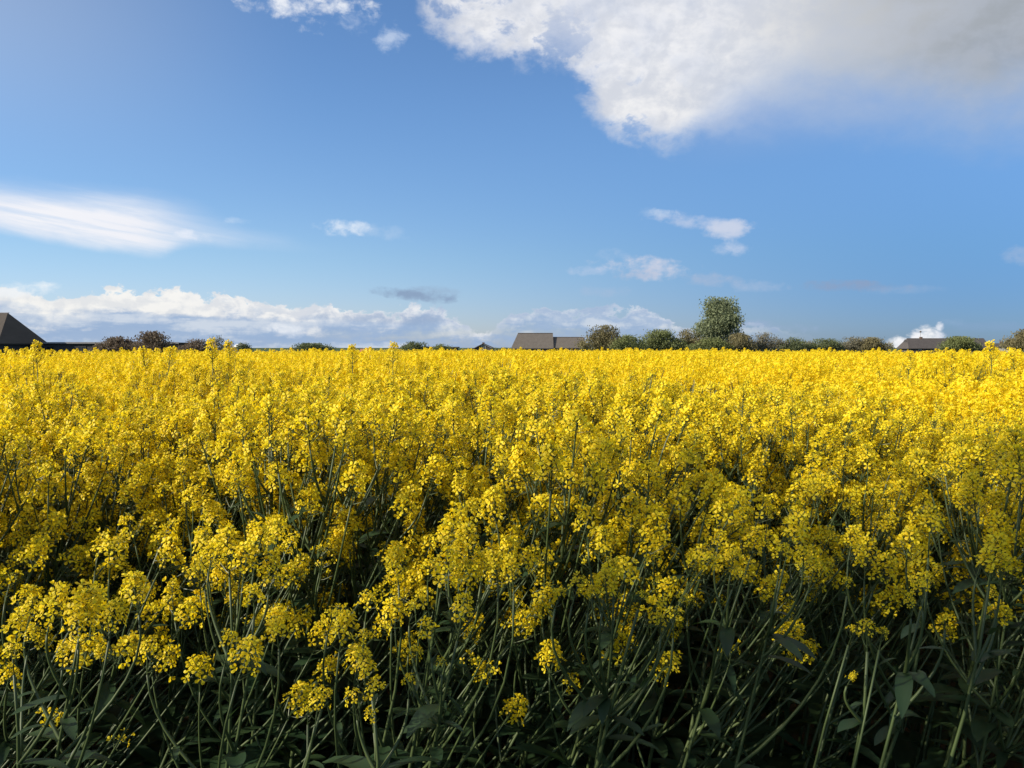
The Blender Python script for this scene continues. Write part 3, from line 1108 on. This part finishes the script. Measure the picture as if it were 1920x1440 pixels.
tree('bush', 'brownish hedge-like bush at the left of the white cumulus gap', 'bush', 1566, 1636, 631, 228, L_GREY, 12, 6, 1500, .22, TG)
tree('bush', 'grey-brown domed bush beside the white cumulus cloud', 'bush', 1612, 1668, 633, 225, L_BROWN, 13, 6, 1500, .22, TG)
tree('bush', 'spreading green bush in front of the dark house roof on the right', 'bush', 1768, 1832, 631, 255, L_GREEN, 14, 9, 2600, .26, TG)
tree('round_tree', 'brown-leaved tree at the right edge of the skyline', 'tree', 1892, 1960, 618, 200, L_BROWN, 15, 8, 1800, .26, TG)
tree('bush', 'reddish brown bush in front of the right end of the low barn wing', 'bush', 182, 262, 633, 118, L_RED, 16, 8, 2200, .17, TG)
tree('bush', 'dark bare-twigged tree just right of the low barn wing', 'tree', 252, 322, 622, 116, L_RED, 17, 8, 1900, .16, TG, bare=.25)
tree('bush', 'small reddish bush half hidden by tall yellow flower heads', 'bush', 342, 392, 637, 125, L_RED, 18, 6, 1000, .16, TG, bare=.2)
tree('thin_tree', 'thin bare grey tree behind the pair of tallest flower heads', 'tree', 390, 436, 629, 130, L_GREY, 19, 6, 600, .15, TG, bare=.5)
tree('conifer', 'small dark blue-green conifer standing alone right of the thin bare tree', 'tree', 447, 466, 643, 140, L_DARK, 20, 4, 900, .12, TG)
tree('bush', 'low dark bush with sparse twigs alone on the left horizon', 'bush', 552, 622, 644, 190, L_DARK, 21, 7, 1500, .2, TG, bare=.1)
tree('bush', 'low green bush at the left end of the long low shed', 'bush', 754, 804, 641, 200, L_DARK, 22, 6, 1000, .2, TG, bare=.2)
tree('bush', 'tiny round bush in front of the long low shed', 'bush', 814, 842, 646, 196, L_GREEN, 23, 4, 600, .18, TG)
tree('bush', 'low dark bush against the pale wall between house and small gable', 'bush', 928, 958, 653, 210, L_DARK, 24, 4, 400, .18, TG)

# unseen leafy tree left of the frame, added to shade the front rows
def added_shade_tree():
    g = random.Random(77)
    root = empty('broad_tree', (-8.0, -4.25, 0))
    blobs = [(g.uniform(-1.0, 1.0), g.uniform(-1.6, 1.7), g.uniform(2.4, 7.0), 1.1, 1.1, 1.1) for _ in range(34)]
    tr = MB()
    tube(tr, [(0, 0, 0), (.1, 0, 2.2), (-.05, .1, 5), (0, 0, 8)], [.26, .2, .13, .03], 9, 0)
    for b_ in blobs:
        s0 = Vector((0, 0, max(1.8, b_[2] - 1.6)))
        e0 = Vector(b_[:3])
        tube(tr, [s0, s0.lerp(e0, .5) + Vector((0, 0, -.1)), e0], [.07, .045, .015], 5, 0, False)
        for _ in range(8):
            d = Vector((g.gauss(0, 1), g.gauss(0, 1), g.gauss(.3, 1))).normalized()
            tube(tr, [e0, e0 + d * 1.1], [.015, .004], 3, 0, False)
    tr.build('trunk', MAT_BARK, root)
    cr = MB()
    for c0 in crown_points(g, 4200, blobs):
        for _ in range(g.randint(3, 7)):
            o = c0 + Vector((g.gauss(0, .13), g.gauss(0, .13), g.gauss(0, .1)))
            M = Euler((g.uniform(0, 6), g.uniform(0, 6), g.uniform(0, 6))).to_matrix()
            L = g.uniform(.05, .085)
            cr.add([tuple(o + M @ Vector(p)) for p in ((-L, 0, 0), (-.1 * L, -L * .55, L * .1), (L, 0, 0), (-.1 * L, L * .55, L * .1))], [(0, 1, 2, 3)])
    cr.build('crown', L_GREEN, root)
    tag(root, 'unseen leafy tree added beside the near crop edge to shade its front rows', 'tree')


added_shade_tree()

# ------------------------------------------------------------------ buildings
M_TILE = plain('weathered_grey_brown_tiles', (.085, .074, .064), (.155, .138, .120), 1.4, .85, (1, 1, .35))
M_DARKROOF = plain('dark_roof_sheets', (.050, .042, .035), (.10, .085, .070), 1.1, .8, (1.6, .2, .2))
M_DARKWALL = plain('dark_boarded_wall', (.035, .035, .040), (.07, .068, .07), 3, .85, (1, 1, .1))
M_PLASTER = plain('pale_plaster', (.42, .39, .33), (.55, .52, .45), 1.0, .85)
M_WHITE = plain('white_paint', (.65, .65, .62), (.78, .78, .75), 1.0, .8)
M_REDROOF = plain('red_clay_tiles', (.28, .11, .06), (.42, .18, .10), 2.0, .85)
M_SLATE = plain('slate_roof', (.050, .045, .045), (.095, .085, .08), 1.2, .8, (1, 1, .3))
M_BRICK = plain('chimney_brick', (.10, .07, .055), (.18, .12, .09), 4, .9)
M_EDGE = plain('roof_edge_metal', (.16, .16, .17), (.24, .24, .25), 3, .6)
m = new_mat('window_glass')
MAT_GLASS = finish(m, (.02, .025, .03), .08, .6)


def gable_roof(mb, x0, x1, y0, y1, ze, zr, over=.4, th=.16, hipl=0.0, hipr=0.0, mat=0):
    """ridge along x; hips shorten the ridge"""
    X0, X1, Y0, Y1, ym = x0 - over, x1 + over, y0 - over, y1 + over, (y0 + y1) / 2
    ev = ze - over * (zr - ze) / ((y1 - y0) / 2)
    for dz in (0, -th):
        vs = [(X0, Y0, ev + dz), (X1, Y0, ev + dz), (X1, Y1, ev + dz), (X0, Y1, ev + dz), (X0 + hipl, ym, zr + dz), (X1 - hipr, ym, zr + dz)]
        fs = [(0, 1, 5, 4), (2, 3, 4, 5)]
        if hipr: fs.append((1, 2, 5))
        if hipl: fs.append((3, 0, 4))
        mb.add(vs, fs, mat)
    a = [(X0, Y0), (X1, Y0), (X1, Y1), (X0, Y1)]
    for i in range(4):
        if (i == 1 and not hipr) or (i == 3 and not hipl):
            xx = X1 if i == 1 else X0
            mb.add([(xx, Y0, ev), (xx, ym, zr), (xx, Y1, ev), (xx, Y1, ev - th), (xx, ym, zr - th), (xx, Y0, ev - th)], [(0, 1, 4, 5), (1, 2, 3, 4)], mat)
        else:
            p, q = a[i], a[(i + 1) % 4]
            mb.add([(*p, ev), (*q, ev), (*q, ev - th), (*p, ev - th)], [(0, 1, 2, 3)], mat)


def gable_wall(mb, x0, x1, y0, y1, ze, zr, mat=0, gables=True):
    ym = (y0 + y1) / 2
    zr = zr - .2
    if gables:
        vs = [(x0, y0, 0), (x1, y0, 0), (x1, y1, 0), (x0, y1, 0), (x0, y0, ze), (x1, y0, ze), (x1, y1, ze), (x0, y1, ze), (x0, ym, zr), (x1, ym, zr)]
        mb.add(vs, [(0, 1, 5, 4), (2, 3, 7, 6), (1, 2, 6, 9, 5), (3, 0, 4, 8, 7)], mat)
    else:
        box(mb, x0, x1, y0, y1, 0, ze, mat)


def window_on(root, x, y, z, w, h, fm=None):
    f = MB()
    t = .08
    box(f, x - w / 2 - t, x + w / 2 + t, y - .07, y + .02, z - t, z)
    box(f, x - w / 2 - t, x + w / 2 + t, y - .07, y + .02, z + h, z + h + t)
    box(f, x - w / 2 - t, x - w / 2, y - .07, y + .02, z, z + h)
    box(f, x + w / 2, x + w / 2 + t, y - .07, y + .02, z, z + h)
    box(f, x - .03, x + .03, y - .065, y + .015, z, z + h)
    fo = f.build('window', fm or M_WHITE, root)
    p = MB()
    box(p, x - w / 2, x + w / 2, y - .03, y - .005, z, z + h)
    p.build('pane', MAT_GLASS, fo)


def door_on(root, x, y, w, h, mat):
    d = MB()
    box(d, x - w / 2, x + w / 2, y - .06, y + .02, .02, h)
    for k in range(1, 4): box(d, x - w / 2 + .1, x + w / 2 - .1, y - .085, y - .06, h * k / 4 - .05, h * k / 4 + .05)
    do = d.build('door', mat, root)
    hnd = MB()
    box(hnd, x + w / 2 - .2, x + w / 2 - .08, y - .12, y - .085, 1.0, 1.04)
    hnd.build('handle', M_EDGE, do)


def ridge_cap(mb, x0, x1, y, z, w=.16, mat=1):
    prism_pts = [(x0, y - w, z - w * .45), (x1, y - w, z - w * .45), (x1, y, z + .06), (x0, y, z + .06), (x0, y + w, z - w * .45), (x1, y + w, z - w * .45)]
    mb.add(prism_pts, [(0, 1, 2, 3), (3, 2, 5, 4)], mat)


# big dark barn at the left edge, hipped towards us on its right end
Yb = 130
xr, xe = at(15, 600, Yb + 6.7).x, at(90, 600, Yb + 13.8).x
ze, zr = at(91, 641, Yb + 13.8).z, at(10, 586.5, Yb + 6.7).z
b = empty('barn', (xr - 8, Yb, 0))
ox = xr - 8
w_ = MB(); box(w_, -16 , xe - ox - .4, 0, 13.4, 0, ze - .05); w_.build('wall', M_DARKWALL, b)
r_ = MB(); gable_roof(r_, -16, xe - ox - .4, 0, 13.4, ze, zr, .4, .2, hipr=(xe - xr)); ridge_cap(r_, -16.4, xr - ox + .2, 6.7, zr + .01)
r_.build('roof', [M_DARKROOF, M_EDGE], b)
door_on(b, -6, -.01, 3.2, 2.2, M_DARKWALL)
for x in (-11, -1.5): window_on(b, x, -.01, 1.1, 1.0, .8, M_DARKROOF)
tag(b, 'large dark hip-roofed barn at the left end of the skyline', 'barn')
# low wing
Yw = Yb + 9
b = empty('low_barn_wing', (xe + .05, Yw, 0))
xw = at(332, 600, Yw).x - xe
zt = at(200, 641.5, Yw).z
w_ = MB(); box(w_, 0, xw, 0, 7, 0, zt - .25); w_.build('wall', M_DARKWALL, b)
r_ = MB(); box(r_, -.1, xw + .3, -.35, 7.3, zt - .248, zt - .06); r_.build('roof', M_DARKROOF, b)
r_ = MB(); box(r_, -.1, xw + .32, -.40, -.352, zt - .27, zt); r_.build('gutter', M_EDGE, b)
for x in (3, 8.5, 13.5): window_on(b, x, -.01, 1.0, 1.2, .8, M_DARKROOF)
door_on(b, 17, -.01, 1.0, 2.0, M_BRICK)
tag(b, 'long low flat-topped dark wing joined to the right of the barn', 'building')

# long farmhouse in the centre: a taller and a lower roof in one line
Yh = 242
x0, x1, x2 = at(958, 640, Yh).x, at(1037, 640, Yh).x, at(1094, 640, Yh).x
zr1, zr2 = at(1000, 624.5, Yh + 4).z, at(1060, 632, Yh + 4).z
b = empty('farmhouse', (x0, Yh, 0))
w_ = MB(); gable_wall(w_, 0.8, x1 - x0 - .3, 0, 8, 1.95, zr1); gable_wall(w_, x1 - x0 - .29, x2 - x0 - .2, .6, 7.4, 1.95, zr2)
w_.build('wall', M_DARKWALL, b)
r_ = MB()
gable_roof(r_, .5, x1 - x0 - .3, 0, 8, 1.95, zr1, .45, .18, hipl=2.1)
ridge_cap(r_, 2.1, x1 - x0 + .1, 4, zr1, .22)
r_.build('roof', [M_TILE, M_DARKROOF], b)
r_ = MB()
gable_roof(r_, x1 - x0 + .18, x2 - x0 - .25, .6, 7.4, 1.95, zr2, .42, .18)
ridge_cap(r_, x1 - x0 + .2, x2 - x0 + .2, 4, zr2, .22)
box(r_, x2 - x0 + .18, x2 - x0 + .42, .8, 4.2, 3.2, zr2 - .1, 1)
lo = r_.build('roof', [M_TILE, M_DARKROOF], b)
lo['label'] = 'lower right-hand roof section'
for x in (2.6, 5.2, 8.6): window_on(b, x, -.01, .8, 1.0, .7)
for x in (14.5, 17.5): window_on(b, x, .59, .8, 1.0, .7)
door_on(b, 11, -.01, 1.1, 1.85, M_BRICK)
tag(b, 'long farmhouse with brown-grey roof stepping down to a lower right section', 'house')

# small gable left of it
Ys = 215
xa, xb, xc = at(889, 655, Ys).x, at(906, 643, Ys).x, at(929, 655, Ys).x
b = empty('small_house', (xb, Ys, 0))
hw = (xc - xa) / 2
zr = at(906, 643.5, Ys).z
ze = at(906, 655.5, Ys).z
w_ = MB(); prism(w_, [(-hw + .5, 0), (hw - .2, 0), (hw - .2, ze + .1), (0.0, zr - .35), (-hw + .5, ze + .1)], 0, 9); w_.build('wall', M_SLATE, b)
r_ = MB(); prism(r_, [(-hw, ze), (0, zr - .2), (hw + .5, ze), (hw + .5, ze + .22), (0, zr), (-hw, ze + .22)], -.4, 9.4); r_.build('roof', M_DARKROOF, b)
c_ = MB(); box(c_, -.35, .25, 3, 3.6, zr - .3, zr + .25); c_.build('chimney', M_BRICK, b)
window_on(b, 0, -.01, 1.1, 1.0, 1.0)
tag(b, 'small dark house showing only its pointed gable between shed and farmhouse', 'house')

# long low shed
Yd = 205
xa, xb = at(770, 650, Yd).x, at(857, 650, Yd).x
zt = at(800, 650.2, Yd).z
b = empty('shed', (xa, Yd, 0))
w_ = MB(); box(w_, 0, xb - xa, 0, 5, 0, zt - .3); w_.build('wall', M_DARKWALL, b)
r_ = MB(); prism(r_, [(-.3, zt - .28), (xb - xa + .3, zt - .28), (xb - xa + .3, zt), (-.3, zt)], -.4, 5.4); r_.build('roof', M_DARKROOF, b)
door_on(b, 4, -.01, 2.2, 1.5, M_BRICK)
tag(b, 'long low dark shed barely rising above the crop left of centre', 'shed')

# little red roof and white hut glimpsed between the heads
Yr = 260
p = at(684, 654, Yr)
b = empty('cottage', (p.x, Yr, 0))
w_ = MB(); gable_wall(w_, -1.5, 1.5, 0, 4, p.z - .9, p.z); w_.build('wall', M_PLASTER, b)
r_ = MB(); gable_roof(r_, -1.5, 1.5, 0, 4, p.z - .9, p.z, .3, .12); r_.build('roof', M_REDROOF, b)
window_on(b, 0, -.01, .9, .8, .6)
tag(b, 'tiny reddish roof peeping over the crop between two tall flower heads', 'house')
p = at(446, 646, 150)
b = empty('hut', (p.x, 150, 0))
w_ = MB(); gable_wall(w_, -.7, .7, 0, 3, p.z - .35, p.z + .25); w_.build('wall', M_WHITE, b)
r_ = MB(); gable_roof(r_, -.7, .7, 0, 3, p.z - .35, p.z + .1, .15, .08); r_.build('roof', M_WHITE, b)
tag(b, 'tiny white hut glimpsed left of the small conifer', 'hut')

# dark-roofed house on the right
Yq = 275
x0, x1 = at(1703, 650, Yq).x, at(1856, 650, Yq).x
zr = at(1780, 634.5, Yq + 4).z
b = empty('long_house', (x0, Yq, 0))
W = x1 - x0
w_ = MB(); gable_wall(w_, .8, W - .3, 0, 8, 1.8, zr); w_.build('wall', M_DARKWALL, b)
r_ = MB(); gable_roof(r_, .4, W - .3, 0, 8, 1.8, zr, .5, .18, hipl=1.5); ridge_cap(r_, 1.5, W, 4, zr, .2)
ro = r_.build('roof', [M_SLATE, M_DARKROOF], b)
c_ = MB(); box(c_, 5.9, 6.7, 3.7, 4.4, zr - .4, zr + .4); box(c_, 5.8, 6.8, 3.6, 4.5, zr + .4, zr + .5); c_.build('chimney', M_BRICK, ro)
for x in (4, 9, 15, 21): window_on(b, x, -.01, .9, .9, .7)
door_on(b, 12, -.01, 1.1, 1.7, M_BRICK)
tag(b, 'long dark slate-roofed house with a small chimney, right of the white cloud', 'house')
x0, x1 = at(1858, 650, Yq + 6).x, at(1896, 650, Yq + 6).x
zr = at(1870, 643.5, Yq + 6).z
b = empty('outbuilding', (x0, Yq + 6, 0))
w_ = MB(); gable_wall(w_, .3, x1 - x0, 0, 5, 2.0, zr); w_.build('wall', M_PLASTER, b)
r_ = MB(); gable_roof(r_, .3, x1 - x0, 0, 5, 2.0, zr, .3, .15)
ro = r_.build('roof', M_SLATE, b)
c_ = MB(); box(c_, 4.6, 5.4, 2.1, 2.8, zr - .3, zr + .6); box(c_, 4.5, 5.5, 2.0, 2.9, zr + .6, zr + .7); c_.build('chimney', M_BRICK, ro)
tag(b, 'low outbuilding with a stub chimney between long slate roof and right-hand tree', 'building')
# pole with a dark round lamp behind the ridge
p = at(1726, 622, 290)
b = empty('yard_lamp', (p.x, 290, 0))
pm = MB(); tube(pm, [(0, 0, 0), (0, 0, p.z - .2)], [.10, .06], 8); pm.build('pole', M_EDGE, b)
lm = MB()
rings = [(-.30, .05), (-.22, .26), (-.05, .36), (.12, .30), (.26, .12), (.32, .02)]
vs = [(math.cos(k * math.pi / 5) * r, math.sin(k * math.pi / 5) * r, p.z + z) for z, r in rings for k in range(10)]
fs = [(i * 10 + k, i * 10 + (k + 1) % 10, (i + 1) * 10 + (k + 1) % 10, (i + 1) * 10 + k) for i in range(5) for k in range(10)]
lm.add(vs, fs); lm.build('lamp_head', M_DARKROOF, b)
tag(b, 'thin pole with a dark round head in front of the white cumulus cloud', 'lamp')
